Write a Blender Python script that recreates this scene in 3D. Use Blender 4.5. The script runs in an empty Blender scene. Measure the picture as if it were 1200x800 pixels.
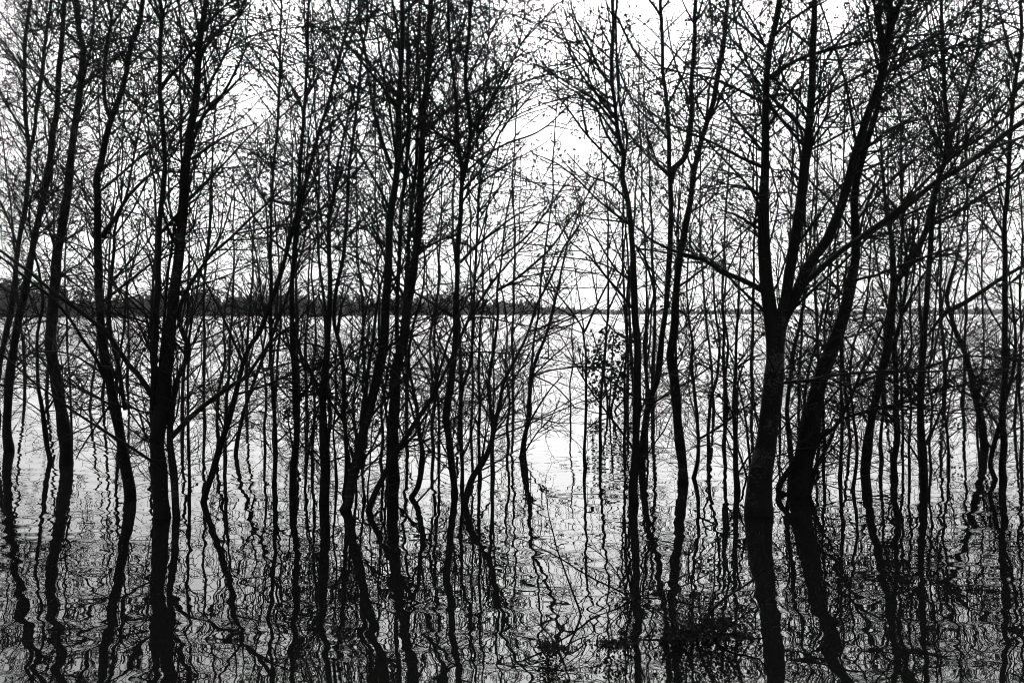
import bpy, math, random
import numpy as np

# ------------------------------------------------------------------ camera, sky, sun, exposure
scene = bpy.context.scene
FPX, CX, YH, CAMH = 1167.0, 600.0, 367.0, 1.7       # focal length in photo pixels, horizon row, eye height
cam_d = bpy.data.cameras.new('camera')
cam = bpy.data.objects.new('camera', cam_d)
scene.collection.objects.link(cam)
cam.location = (0, 0, CAMH)
cam.rotation_euler = (math.radians(90), 0, 0)
cam_d.sensor_width = 36.0
cam_d.lens = 36.0 * FPX / 1200.0
cam_d.shift_y = -33.0 / 1200.0
cam_d.clip_end = 20000
scene.camera = cam

SUN_EL, SUN_AZ = math.radians(38), math.radians(4)   # in front of the camera, behind the trees
world = bpy.data.worlds.new('World')
scene.world = world
world.use_nodes = True
nt = world.node_tree
bg = nt.nodes['Background']
sky = nt.nodes.new('ShaderNodeTexSky')
sky.sky_type = 'NISHITA'
sky.sun_disc = False
sky.sun_elevation = SUN_EL
sky.sun_rotation = SUN_AZ
sky.air_density = 1.0
sky.dust_density = 1.2
sky.ozone_density = 1.0
bw = nt.nodes.new('ShaderNodeRGBToBW')               # black and white photograph
nt.links.new(sky.outputs[0], bw.inputs[0])
# soft overcast structure
tc = nt.nodes.new('ShaderNodeTexCoord')
mp = nt.nodes.new('ShaderNodeMapping'); mp.inputs['Scale'].default_value = (1.6, 1.6, 6.0)
cn = nt.nodes.new('ShaderNodeTexNoise'); cn.inputs['Scale'].default_value = 1.4; cn.inputs['Detail'].default_value = 5
mr = nt.nodes.new('ShaderNodeMapRange')
mr.inputs['From Min'].default_value = 0.3; mr.inputs['From Max'].default_value = 0.7
mr.inputs['To Min'].default_value = 0.86; mr.inputs['To Max'].default_value = 1.1
mu = nt.nodes.new('ShaderNodeMath'); mu.operation = 'MULTIPLY'
nt.links.new(tc.outputs['Generated'], mp.inputs[0]); nt.links.new(mp.outputs[0], cn.inputs[0])
nt.links.new(cn.outputs['Fac'], mr.inputs[0])
nt.links.new(bw.outputs[0], mu.inputs[0]); nt.links.new(mr.outputs[0], mu.inputs[1])
# overcast: the cloud deck grows brighter away from the horizon
sz = nt.nodes.new('ShaderNodeSeparateXYZ'); nt.links.new(tc.outputs['Generated'], sz.inputs[0])
og = nt.nodes.new('ShaderNodeMapRange'); og.interpolation_type = 'SMOOTHSTEP'
og.inputs['From Min'].default_value = 0.0; og.inputs['From Max'].default_value = 0.55
og.inputs['To Min'].default_value = 1.0; og.inputs['To Max'].default_value = 3.2
nt.links.new(sz.outputs['Z'], og.inputs['Value'])
m2 = nt.nodes.new('ShaderNodeMath'); m2.operation = 'MULTIPLY'
nt.links.new(mu.outputs[0], m2.inputs[0]); nt.links.new(og.outputs[0], m2.inputs[1])
nt.links.new(m2.outputs[0], bg.inputs['Color'])
bg.inputs['Strength'].default_value = 0.10

sun_d = bpy.data.lights.new('sun', 'SUN')
sun_d.energy = 0.5
sun_d.angle = math.radians(15)
sun_d.color = (1.0, 1.0, 1.0)
sun = bpy.data.objects.new('sun', sun_d)
scene.collection.objects.link(sun)
sun.rotation_euler = (-(math.pi / 2 - SUN_EL), 0, -SUN_AZ)

vs = scene.view_settings
scene.display_settings.display_device = 'sRGB'
vs.view_transform = 'Standard'; vs.look = 'None'; vs.gamma = 1.0; vs.use_curve_mapping = False
vs.exposure = 0.66
scene.cycles.max_bounces = 6
scene.cycles.diffuse_bounces = 2
scene.cycles.glossy_bounces = 3
scene.cycles.filter_width = 1.0

COL = scene.collection
HAZE = 8e-5
# ------------------------------------------------------------------ materials
def principled(name, base, rough, spec=0.3):
    m = bpy.data.materials.new(name); m.use_nodes = True
    b = m.node_tree.nodes['Principled BSDF']
    b.inputs['Base Color'].default_value = (base, base, base, 1)
    b.inputs['Roughness'].default_value = rough
    b.inputs['Specular IOR Level'].default_value = spec
    return m, m.node_tree, b

def bark_material(name, dark, pale, fleck_scale, lo, hi, stretch=0.45, wet=False):
    m, t, b = principled(name, dark, 0.85, 0.12)
    co = t.nodes.new('ShaderNodeTexCoord')
    ma = t.nodes.new('ShaderNodeMapping'); ma.inputs['Scale'].default_value = (stretch, stretch, 1.0)
    n1 = t.nodes.new('ShaderNodeTexNoise'); n1.inputs['Scale'].default_value = fleck_scale; n1.inputs['Detail'].default_value = 6
    n1.inputs['Roughness'].default_value = 0.7
    n2 = t.nodes.new('ShaderNodeTexNoise'); n2.inputs['Scale'].default_value = 2.3; n2.inputs['Detail'].default_value = 2
    ad = t.nodes.new('ShaderNodeMath'); ad.operation = 'ADD'
    mr2 = t.nodes.new('ShaderNodeMapRange')
    mr2.inputs['From Min'].default_value = lo; mr2.inputs['From Max'].default_value = hi
    mr2.inputs['To Min'].default_value = dark; mr2.inputs['To Max'].default_value = pale
    oi = t.nodes.new('ShaderNodeObjectInfo'); of = t.nodes.new('ShaderNodeVectorMath'); of.operation = 'MULTIPLY_ADD'
    of.inputs[0].default_value = (1, 1, 1)
    sc_ = t.nodes.new('ShaderNodeMath'); sc_.operation = 'MULTIPLY'; sc_.inputs[1].default_value = 73.0
    t.links.new(oi.outputs['Random'], sc_.inputs[0]); t.links.new(sc_.outputs[0], of.inputs[2])
    t.links.new(co.outputs['Object'], of.inputs[0]); of.inputs[1].default_value = (1, 1, 1)
    t.links.new(of.outputs[0], ma.inputs[0])
    t.links.new(ma.outputs[0], n1.inputs[0]); t.links.new(of.outputs[0], n2.inputs[0])
    t.links.new(n1.outputs['Fac'], ad.inputs[0]); t.links.new(n2.outputs['Fac'], ad.inputs[1])
    t.links.new(ad.outputs[0], mr2.inputs[0])
    sx = t.nodes.new('ShaderNodeSeparateXYZ'); t.links.new(co.outputs['Object'], sx.inputs[0])
    wz = t.nodes.new('ShaderNodeMath'); wz.operation = 'MULTIPLY_ADD'; wz.inputs[1].default_value = 0.5; t.links.new(n2.outputs['Fac'], wz.inputs[0])
    t.links.new(sx.outputs['Z'], wz.inputs[2])
    wm = t.nodes.new('ShaderNodeMapRange'); wm.interpolation_type = 'SMOOTHSTEP'
    wm.inputs['From Min'].default_value = 0.3; wm.inputs['From Max'].default_value = 1.1
    wm.inputs['To Min'].default_value = 0.003 if wet else 1.0; wm.inputs['To Max'].default_value = 1.0
    t.links.new(wz.outputs[0], wm.inputs['Value'])
    mn = t.nodes.new('ShaderNodeMath'); mn.operation = 'MINIMUM' if wet else 'MULTIPLY'
    t.links.new(mr2.outputs[0], mn.inputs[0]); t.links.new(wm.outputs[0], mn.inputs[1])
    t.links.new(mn.outputs[0], b.inputs['Base Color'])
    bu = t.nodes.new('ShaderNodeBump'); bu.inputs['Strength'].default_value = 0.7; bu.inputs['Distance'].default_value = 0.01
    t.links.new(n1.outputs['Fac'], bu.inputs['Height']); t.links.new(bu.outputs[0], b.inputs['Normal'])
    return m

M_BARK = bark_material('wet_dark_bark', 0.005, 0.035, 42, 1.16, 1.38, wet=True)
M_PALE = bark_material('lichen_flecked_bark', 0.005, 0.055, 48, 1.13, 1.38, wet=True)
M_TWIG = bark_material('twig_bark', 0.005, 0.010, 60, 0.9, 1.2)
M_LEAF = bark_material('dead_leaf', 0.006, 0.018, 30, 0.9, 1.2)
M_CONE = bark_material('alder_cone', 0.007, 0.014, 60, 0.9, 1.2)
M_FAR = bark_material('far_conifers', 0.045, 0.11, 0.12, 0.8, 1.2)
M_HILL = bark_material('far_hillside', 0.03, 0.05, 0.004, 0.8, 1.2)
M_SHORE = bark_material('far_shore', 0.10, 0.16, 0.05, 0.8, 1.2)

def water_material():
    m, t, b = principled('lake_water', 0.006, 0.0, 0.5)
    b.inputs['IOR'].default_value = 1.333
    b.inputs['Roughness'].default_value = 0.015
    co = t.nodes.new('ShaderNodeTexCoord')
    def layer(scale, sx, sy, amp, detail, dist=0.0, rot=0.0):
        ma = t.nodes.new('ShaderNodeMapping'); ma.inputs['Scale'].default_value = (sx, sy, 1)
        ma.inputs['Rotation'].default_value = (0, 0, math.radians(rot))
        n = t.nodes.new('ShaderNodeTexNoise'); n.inputs['Scale'].default_value = scale
        n.inputs['Detail'].default_value = detail; n.inputs['Distortion'].default_value = dist
        n.inputs['Roughness'].default_value = 0.45
        k = t.nodes.new('ShaderNodeMath'); k.operation = 'MULTIPLY'; k.inputs[1].default_value = amp
        t.links.new(co.outputs['Object'], ma.inputs[0]); t.links.new(ma.outputs[0], n.inputs[0])
        t.links.new(n.outputs['Fac'], k.inputs[0])
        return k.outputs[0]
    hs = [layer(*a) for a in WAVES]
    # calm and ruffled patches: the short ripples come and go over the surface
    pm = t.nodes.new('ShaderNodeMapping'); pm.inputs['Scale'].default_value = (0.35, 1.3, 1)
    pn = t.nodes.new('ShaderNodeTexNoise'); pn.inputs['Scale'].default_value = 1.0; pn.inputs['Detail'].default_value = 1
    pr = t.nodes.new('ShaderNodeMapRange'); pr.inputs['From Min'].default_value = 0.3; pr.inputs['From Max'].default_value = 0.7
    pr.inputs['To Min'].default_value = 0.25; pr.inputs['To Max'].default_value = 1.35
    t.links.new(co.outputs['Object'], pm.inputs[0]); t.links.new(pm.outputs[0], pn.inputs[0]); t.links.new(pn.outputs['Fac'], pr.inputs[0])
    for q in (0, 1):
        k = t.nodes.new('ShaderNodeMath'); k.operation = 'MULTIPLY'
        t.links.new(hs[q], k.inputs[0]); t.links.new(pr.outputs[0], k.inputs[1]); hs[q] = k.outputs[0]
    s = hs[0]
    for h in hs[1:]:
        a = t.nodes.new('ShaderNodeMath'); a.operation = 'ADD'
        t.links.new(s, a.inputs[0]); t.links.new(h, a.inputs[1]); s = a.outputs[0]
    # open water beyond the grove is finely ruffled by the wind, the water among the stems is sheltered
    ys = t.nodes.new('ShaderNodeSeparateXYZ'); t.links.new(co.outputs['Object'], ys.inputs[0])
    rf = t.nodes.new('ShaderNodeMapRange'); rf.interpolation_type = 'SMOOTHSTEP'
    rf.inputs['From Min'].default_value = 16; rf.inputs['From Max'].default_value = 90
    rf.inputs['To Min'].default_value = 0.012; rf.inputs['To Max'].default_value = 0.21
    t.links.new(ys.outputs['Y'], rf.inputs['Value']); t.links.new(rf.outputs[0], b.inputs['Roughness'])
    bu = t.nodes.new('ShaderNodeBump'); bu.inputs['Strength'].default_value = 1.0; bu.inputs['Distance'].default_value = 1.0
    t.links.new(s, bu.inputs['Height']); t.links.new(bu.outputs[0], b.inputs['Normal'])
    return m
#        scale  sx   sy   amp(m) detail distortion rot
WAVES = [(3.2, 0.7, 1.0, 0.0046, 0.0, 0.4, 14),
         (6.5, 0.9, 1.0, 0.0006, 0.0, 0.3, -20),
         (0.7, 0.5, 1.5, 0.009, 0.0, 0.0, 5),
         (2.6, 0.16, 1.4, 0.0012, 1.0, 0.5, 3)]
M_WATER = water_material()

# ------------------------------------------------------------------ mesh helpers
def mesh_object(name, V, F, mat, parent=None, loc=None, smooth=True):
    """V (n,3) float, F list of (m,k) int arrays"""
    me = bpy.data.meshes.new(name)
    V = np.asarray(V, np.float32)
    me.vertices.add(len(V)); me.vertices.foreach_set('co', V.ravel())
    loops = np.concatenate([f.ravel() for f in F]).astype(np.int32)
    tot = np.concatenate([np.full(len(f), f.shape[1], np.int32) for f in F])
    start = np.concatenate([[0], np.cumsum(tot)[:-1]]).astype(np.int32)
    me.loops.add(len(loops)); me.loops.foreach_set('vertex_index', loops)
    me.polygons.add(len(tot)); me.polygons.foreach_set('loop_start', start)
    me.polygons.foreach_set('use_smooth', np.full(len(tot), smooth, bool))
    me.update(calc_edges=True); me.validate()
    me.materials.append(mat)
    o = bpy.data.objects.new(name, me); COL.objects.link(o)
    if parent: o.parent = parent
    if loc is not None: o.location = loc
    return o

def tubes(groups):
    """groups: list of (P (N,n,3), R (N,n), sides) -> V, [F]"""
    VV, FF, off = [], [], 0
    for P, R, s in groups:
        if len(P) == 0: continue
        N, n, _ = P.shape
        T = np.gradient(P, axis=1)
        T /= np.linalg.norm(T, axis=2, keepdims=True) + 1e-9
        mean = np.abs(T.mean(1)); ref = np.zeros((N, 3)); ref[np.arange(N), mean.argmin(1)] = 1
        U = np.cross(T, ref[:, None, :]); U /= np.linalg.norm(U, axis=2, keepdims=True) + 1e-9
        W = np.cross(T, U)
        a = np.arange(s) * 2 * np.pi / s
        ring = P[:, :, None, :] + R[:, :, None, None] * (np.cos(a)[None, None, :, None] * U[:, :, None, :] + np.sin(a)[None, None, :, None] * W[:, :, None, :])
        VV.append(ring.reshape(-1, 3))
        idx = (np.arange(N * n * s) + off).reshape(N, n, s)
        i0 = idx[:, :-1]; i1 = idx[:, 1:]
        q = np.stack([i0, np.roll(i0, -1, 2), np.roll(i1, -1, 2), i1], -1).reshape(-1, 4)
        FF.append(q)
        cap = idx[:, -1]
        FF.append(cap.reshape(-1, s))
        off += N * n * s
    return np.concatenate(VV), FF

def resample(pts, step, rng, jit=0.0):
    pts = np.asarray(pts, float)
    if len(pts) == 2: pts = np.array([pts[0], pts.mean(0), pts[1]])
    p = np.vstack([2 * pts[0] - pts[1], pts, 2 * pts[-1] - pts[-2]])
    out = []
    for i in range(1, len(p) - 2):
        L = np.linalg.norm(p[i + 1] - p[i]); k = max(2, int(L / step))
        t = np.linspace(0, 1, k, endpoint=False)[:, None]
        a, b, c, d = p[i - 1], p[i], p[i + 1], p[i + 2]
        out.append(0.5 * ((2 * b) + (-a + c) * t + (2 * a - 5 * b + 4 * c - d) * t ** 2 + (-a + 3 * b - 3 * c + d) * t ** 3))
    out = np.vstack(out + [pts[-1:]])
    if jit:
        n = rng.normal(0, jit, out.shape); 
        for _ in range(2): n[1:-1] = (n[:-2] + n[1:-1] * 2 + n[2:]) / 4
        n[0] = 0
        out = out + n
    return out

def spawn(P, R, per_m, lmin, lmax, a0, a1, n, rng, up=0.12, wob=0.16, t0=0.0, t1=1.0, rmax=0.02, rend=0.0012, keep=None, taper=0.5):
    """children of the polylines P: M polylines of n points"""
    if len(P) == 0: return np.zeros((0, n, 3)), np.zeros((0, n))
    seg = np.linalg.norm(np.diff(P, axis=1), axis=2); L = seg.sum(1)
    cnt = rng.poisson(np.maximum(0, L * (t1 - t0) * per_m))
    if cnt.sum() == 0: return np.zeros((0, n, 3)), np.zeros((0, n))
    par = np.repeat(np.arange(len(P)), cnt)
    t = t0 + (t1 - t0) * rng.random(len(par))
    nn = P.shape[1]
    x = t * (nn - 1); i = np.minimum(x.astype(int), nn - 2); fr = x - i
    pos = P[par, i] * (1 - fr)[:, None] + P[par, i + 1] * fr[:, None]
    rad = R[par, i] * (1 - fr) + R[par, i + 1] * fr
    T = P[par, i + 1] - P[par, i]; T /= np.linalg.norm(T, axis=1, keepdims=True) + 1e-9
    rv = rng.normal(size=T.shape); perp = rv - (rv * T).sum(1, keepdims=True) * T
    perp /= np.linalg.norm(perp, axis=1, keepdims=True) + 1e-9
    ang = np.radians(rng.uniform(a0, a1, len(par)))[:, None]
    D = np.cos(ang) * T + np.sin(ang) * perp
    ln = (lmin + (lmax - lmin) * rng.beta(1.2, 2.0, len(par))) * (1 - taper * t)
    if keep is not None:
        k = rng.random(len(par)) < keep(pos)
        pos, rad, D, ln = pos[k], rad[k], D[k], ln[k]
    M = len(pos)
    Q = np.zeros((M, n, 3)); Q[:, 0] = pos
    step = (ln / (n - 1))[:, None]
    curl = rng.normal(0, wob * 0.5, (M, 3))
    for j in range(1, n):
        D = D + rng.normal(0, wob, D.shape) + curl; D[:, 2] += up
        D /= np.linalg.norm(D, axis=1, keepdims=True) + 1e-9
        Q[:, j] = Q[:, j - 1] + D * step
    r0 = np.minimum(np.minimum(rad * 0.75, rmax), 0.0016 + 0.0075 * ln)
    s = np.linspace(0, 1, n)[None, :]
    RR = r0[:, None] * (1 - s) + rend * s
    RR = np.maximum(RR, rend)
    return Q, RR

def blobs(C, S, A, rng):
    """small six-pointed solids (cones, buds) at C with size S along direction A"""
    N = len(C)
    A = A / (np.linalg.norm(A, axis=1, keepdims=True) + 1e-9)
    rv = rng.normal(size=A.shape); U = np.cross(A, rv); U /= np.linalg.norm(U, axis=1, keepdims=True) + 1e-9
    W = np.cross(A, U)
    S = S[:, None]
    V = np.stack([C - A * S * 0.75, C + U * S * .5, C + W * S * .5, C - U * S * .5, C - W * S * .5, C + A * S * 0.75], 1).reshape(-1, 3)
    f = np.array([[0, 2, 1], [0, 3, 2], [0, 4, 3], [0, 1, 4], [5, 1, 2], [5, 2, 3], [5, 3, 4], [5, 4, 1]])
    F = (np.arange(N)[:, None, None] * 6 + f[None]).reshape(-1, 3)
    return V, [F]

def leaves(C, S, rng):
    """curled leaves: two folded quads each, random orientation"""
    N = len(C)
    A = rng.normal(size=(N, 3)); A /= np.linalg.norm(A, axis=1, keepdims=True)
    B = rng.normal(size=(N, 3)); B -= (A * B).sum(1, keepdims=True) * A; B /= np.linalg.norm(B, axis=1, keepdims=True)
    Nn = np.cross(A, B); S = S[:, None]; c = rng.uniform(0.1, 0.5, (N, 1))
    V = np.stack([C, C + A * S * .5 + B * S * .38 + Nn * S * c * .5, C + A * S + Nn * S * c * .3,
                  C + A * S * .5 - B * S * .38 + Nn * S * c * .5, C + A * S * .5 - Nn * S * c * .1], 1).reshape(-1, 3)
    f = np.array([[0, 4, 2, 1], [0, 3, 2, 4]])
    return V, [(np.arange(N)[:, None, None] * 5 + f[None]).reshape(-1, 4)]

def merge(parts):
    V, F, off = [], [], 0
    for v, fs in parts:
        V.append(v); F += [f + off for f in fs]; off += len(v)
    return np.concatenate(V), F

def empty(name, loc, label, cat, group=None):
    o = bpy.data.objects.new(name, None); COL.objects.link(o)
    o.location = loc; o.empty_display_size = 0.2
    o['label'] = label; o['category'] = cat
    if group: o['group'] = group
    return o

def dist(yb): return FPX * CAMH / (yb - YH)
def unproj(px, py, d): return np.array([(px - CX) / FPX * d, d, CAMH - (py - YH) / FPX * d])
def parse(s): return np.array([[float(c) for c in q.split(',')] for q in s.split()])

# ------------------------------------------------------------------ setting: water, far shore, wood, hill
def sheet(name, xs, ys, z, mat):
    X, Y = np.meshgrid(xs, ys); V = np.stack([X, Y, np.full_like(X, z)], -1).reshape(-1, 3)
    n, m = len(xs), len(ys); i = np.arange(n * m).reshape(m, n)
    F = np.stack([i[:-1, :-1], i[:-1, 1:], i[1:, 1:], i[1:, :-1]], -1).reshape(-1, 4)
    o = mesh_object(name, V, [F], mat); o['kind'] = 'structure'; return o
sheet('lake_water', np.array([-2580, -200, -20, 0, 20, 200, 2580.]), np.array([-60, 0, 5, 10, 20, 50, 200, 1000, 3380.]), 0.0, M_WATER)

rng = np.random.default_rng(5)
# wood profile: photo column, distance of the shore, height of the tree tops in metres
PROF = np.array([[-700, 430, 14], [-250, 440, 15], [0, 455, 16.5], [18, 458, 15.5], [45, 462, 12.2], [80, 468, 10.6], [120, 475, 9.6], [160, 490, 10], [210, 510, 10.5],
                 [262, 540, 12.6], [285, 560, 10.8], [340, 620, 12], [400, 680, 12], [470, 790, 11.5], [540, 900, 11.2], [600, 1000, 13],
                 [625, 1080, 11.5], [650, 1200, 8], [690, 1400, 7], [850, 1500, 7], [1000, 1600, 7], [1120, 1700, 9.5], [1200, 1750, 8], [1500, 1800, 8], [2000, 1800, 8]])
def prof(px): return np.interp(px, PROF[:, 0], PROF[:, 1]), np.interp(px, PROF[:, 0], PROF[:, 2])
pc, psz, cl = [], [], []
far_parts = []
px = -690.0
while px < 1980:
    d, h = prof(px)
    for row in range(4):
        dd = d + 4 + row * 11 + rng.uniform(-4, 4)
        hh = h * rng.uniform(0.4, 0.8) * 1.2 * (0.98 + 0.2 * math.sin(px / 23.0) + 0.13 * math.sin(px / 9.1 + 1)) * (0.7 if row == 0 else 1)
        if rng.random() < 0.16: hh = h * rng.uniform(0.9, 1.3)
        xx = (px + rng.uniform(-3, 3) - CX) / FPX * dd
        conifer = rng.random() < 0.45
        wdt = hh * (rng.uniform(0.13, 0.2) if conifer else rng.uniform(0.26, 0.42))
        k = 150
        u = rng.random(k) ** 0.8
        if conifer: rr = wdt * (1 - u) * (0.55 + 0.45 * rng.random(k)) + 0.1
        else: rr = wdt * np.sqrt(np.clip(1 - (2 * u - 0.95) ** 2, 0.02, 1)) * rng.random(k) ** .4
        a = rng.random(k) * 2 * np.pi
        C = np.stack([xx + rr * np.cos(a), dd + rr * np.sin(a), 0.3 + u * hh], 1)
        far_parts.append(leaves(C, np.full(k, 0.8 + 0.0011 * dd) * rng.uniform(.7, 1.3, k), rng))
    px += 4.2 * (1 + (px > 640) * 0.5)
V, F = merge(far_parts)
wood = mesh_object('far_wood', V, F, M_FAR, smooth=False)
wood['kind'] = 'stuff'; wood['label'] = 'dark far wood along the opposite shore of the lake'; wood['category'] = 'wood'
# low bank the far wood stands on
pxs = np.arange(-700, 2001, 20.0); dd, hh = prof(pxs)
rows = []
for off, z in ((0, -0.5), (1.5, 0.35), (30, 1.0), (140, 1.2)):
    rows.append(np.stack([(pxs - CX) / FPX * (dd + off), dd + off, np.full_like(dd, z)], 1))
V = np.concatenate(rows); n = len(pxs); i = np.arange(4 * n).reshape(4, n)
F = np.stack([i[:-1, :-1], i[:-1, 1:], i[1:, 1:], i[1:, :-1]], -1).reshape(-1, 4)
o = mesh_object('far_shore', V, [F], M_SHORE); o['kind'] = 'structure'
# pale hill far behind the wood
xs = np.linspace(-2600, 1500, 90); hz = 38 + 90 * np.exp(-((xs + 480) / 210) ** 2) + 55 * np.exp(-((xs + 1500) / 600) ** 2) - 30 * (xs > 300) * np.minimum((xs - 300) / 500, 1)
hz = np.maximum(hz + 6 * np.sin(xs / 70) + 3 * np.sin(xs / 23), 3)
rows = [np.stack([xs * .48, np.full_like(xs, 3000 + 180 * k), hz * s * .48 - 1], 1) for k, s in ((-1.6, 0), (-1, .45), (-.4, .85), (0, 1), (.5, .9), (1.5, 0))]
V = np.concatenate(rows); n = len(xs); i = np.arange(6 * n).reshape(6, n)
F = np.stack([i[:-1, :-1], i[:-1, 1:], i[1:, 1:], i[1:, :-1]], -1).reshape(-1, 4)
o = mesh_object('far_hills', V, [F], M_HILL); o['kind'] = 'structure'

# thin lake air
Vh = np.array([[x, y, z] for z in (-1.5, 300) for y in (-100, 3400) for x in (-2600, 2600)], float)
Fh = np.array([[0, 2, 3, 1], [4, 5, 7, 6], [0, 1, 5, 4], [2, 6, 7, 3], [0, 4, 6, 2], [1, 3, 7, 5]])
mh = bpy.data.materials.new('lake_air'); mh.use_nodes = True
mh.node_tree.nodes.remove(mh.node_tree.nodes['Principled BSDF'])
pv = mh.node_tree.nodes.new('ShaderNodeVolumePrincipled'); pv.inputs['Color'].default_value = (.9, .9, .9, 1); pv.inputs['Density'].default_value = HAZE; pv.inputs['Anisotropy'].default_value = 0.45
mh.node_tree.links.new(pv.outputs[0], mh.node_tree.nodes['Material Output'].inputs['Volume'])
haze = mesh_object('haze', Vh, [Fh], mh, smooth=False); haze['kind'] = 'stuff'

# ------------------------------------------------------------------ trees
SEED = [100]
DENS = 2.15
def keep_low(pos):
    z = pos[:, 2]
    return np.interp(z, [0, .7, 1.2, 1.6, 2.3, 3.0, 3.8, 9], [.95, .85, .6, .5, .55, .75, .85, .9]) * np.clip((z - 0.06) / 0.3, 0, 1)

def keep_foot(pos):
    z = pos[:, 2]
    return np.interp(z, [0.02, 0.1, 0.9, 1.5], [0, 1, 1, 0])

def keep_limb(pos):
    return keep_low(pos) * np.interp(pos[:, 2], [0, .5, 1.6, 2.4], [.15, .3, .5, 1])

def tree(label, yb, stems, branches=(), dens=1.0, cones=1.0, pale=False, group=None, name='alder_tree', cat='tree', lean=0.35, ext=True, blen=1.0, leafy=0.0, tap=1.25, foot=1.3):
    SEED[0] += 7
    rng = np.random.default_rng(SEED[0])
    dens *= DENS
    d = dist(yb)
    first = parse(stems[0][0])
    base = unproj(first[0][0], yb, d)
    root = empty(name, base, label, cat, group)
    mat = M_PALE if pale else M_BARK
    ph = rng.uniform(0, 6.28); amp = rng.uniform(0.1, lean) * rng.choice([-1, 1])
    def depth(py):                       # the whole tree leans a little towards or away from the lens
        h = (yb - py) / FPX * d
        return d + amp * (h / 3.0) + 0.08 * np.sin(h * 1.3 + ph) * min(1, h)
    S3, B3, parents = [], [], []
    for k, (s, w0, w1) in enumerate(stems):
        p = parse(s)
        drift = 0.0 if k == 0 else rng.uniform(-.25, .25)
        top = p[-1]
        if top[1] > 12 and 0 < top[0] < 1200: w1 = min(w1, 1.6)
        if ext and top[1] < 12:
            v = p[-1] - p[-2]; v = v / max(1e-6, abs(v[1])); v[0] = np.clip(v[0], -.35, .35)
            p = np.vstack([p, top + [v[0] * 70, -70], top + [v[0] * 120 + 8, -150]]); w1 = w1 * 0.55
        hs = np.linspace(0, 1, len(p))
        q = np.array([unproj(a, b, depth(b) + drift * h) for (a, b), h in zip(p, hs)])
        if abs(p[0][1] - yb) < 14:       # rooted in the lake bed
            v = q[0] - q[1]; v[2] = -abs(v[2]) - .05; v /= np.linalg.norm(v)
            q = np.vstack([q[0] + v * 0.35, q])
        q = resample(q, 0.07, rng, 0.006)
        n = len(q); L = np.linspace(0, 1, n)
        r = (w1 + (w0 - w1) * (1 - L) ** (tap if k == 0 else 1.0)) / 2 / FPX * d
        r = r * (1 + 0.08 * np.interp(np.arange(n), np.arange(0, n + 3, 3), rng.normal(0, 1, len(np.arange(0, n + 3, 3)))))
        z = q[:, 2]; r = r * (1 + 0.12 * np.exp(-np.maximum(z, 0) / 0.10) * (k == 0))
        r = np.maximum(r, 0.0022)
        S3.append((q[None], r[None])); parents.append((q, r, 1.0))
    for (s, w0, w1, *bd) in branches:
        p = parse(s); drift = rng.uniform(-.7, .7)
        if p[-1][1] > 12 and 0 < p[-1][0] < 1200: w1 = min(w1, 1.2)
        hs = np.linspace(0, 1, len(p))
        dd0 = depth(p[0][1])
        q = np.array([unproj(a, b, dd0 + drift * h) for (a, b), h in zip(p, hs)])
        q = resample(q, 0.08, rng, 0.006)
        n = len(q); L = np.linspace(0, 1, n)
        r = np.maximum((w0 * (1 - L) + w1 * L) / 2 / FPX * d, 0.0018)
        B3.append((q[None], r[None])); parents.append((q, r, bd[0] if bd else 0.75))
    rel = lambda g: [(P - base, R, s) for P, R, s in g]
    for (P, R) in S3:
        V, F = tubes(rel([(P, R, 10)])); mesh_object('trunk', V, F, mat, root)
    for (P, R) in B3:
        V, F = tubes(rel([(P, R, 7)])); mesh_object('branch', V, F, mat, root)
    # crown: branchlets, twigs and fine twiglets of this tree
    g = []; tips = []
    for q, r, w in parents:
        P, R = q[None], r[None]
        k = max(1.0, d / 11.0) ** 0.7          # farther trees carry slightly stouter twigs
        l, lr = spawn(P, R, 2.1 * dens * w * (len(q) > 35), 0.8 * blen, 3.0 * blen, 28, 60, 14, rng, up=0.01, wob=0.06, rmax=0.014, keep=keep_limb, rend=0.0024 * k, taper=0.35)
        b, br = spawn(P, R, 5.2 * dens * w, 0.3 * blen, 1.9 * blen, 30, 72, 9, rng, up=0.015, wob=0.10, rmax=0.008, keep=keep_low, rend=0.0024 * k, taper=0.35)
        b2, br2 = spawn(l, lr, 4.6, 0.2, 1.2, 28, 65, 9, rng, up=0.015, wob=0.10, rmax=0.006, rend=0.0024 * k, t0=.08)
        b, br = np.concatenate([b, b2]), np.concatenate([br, br2])
        s, sr = spawn(P, R, 3.5 * dens * w, 0.08, 0.45, 30, 80, 5, rng, up=0.03, wob=0.14, rmax=0.0045, keep=keep_low, rend=0.002 * k)
        t, tr = spawn(b, br, 7.2, 0.10, 0.7, 28, 65, 7, rng, up=0.015, wob=0.14, t0=0.08, rmax=0.0045, rend=0.0023 * k)
        u, ur = spawn(t, tr, 4.4, 0.05, 0.25, 28, 70, 4, rng, up=0.02, wob=0.18, rmax=0.003, rend=0.0021 * k)
        u2, ur2 = spawn(s, sr, 4.0, 0.04, 0.18, 25, 65, 4, rng, up=0.03, wob=0.15, rmax=0.003, rend=0.0021 * k)
        w2, wr2 = spawn(P, R, 6.5 * dens * w * foot, 0.25, 1.0, 35, 85, 8, rng, up=0.02, wob=0.15, rmax=0.004, keep=keep_foot, rend=0.0022 * k)
        v2, vr2 = spawn(w2, wr2, 6.0, 0.06, 0.35, 28, 70, 5, rng, up=0.01, wob=0.2, rmax=0.003, rend=0.0020 * k)
        g += [(w2, wr2, 3), (v2, vr2, 3)]
        g += [(l, lr, 5), (b, br, 4), (s, sr, 3), (t, tr, 3), (u, ur, 3), (u2, ur2, 3)]
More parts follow.
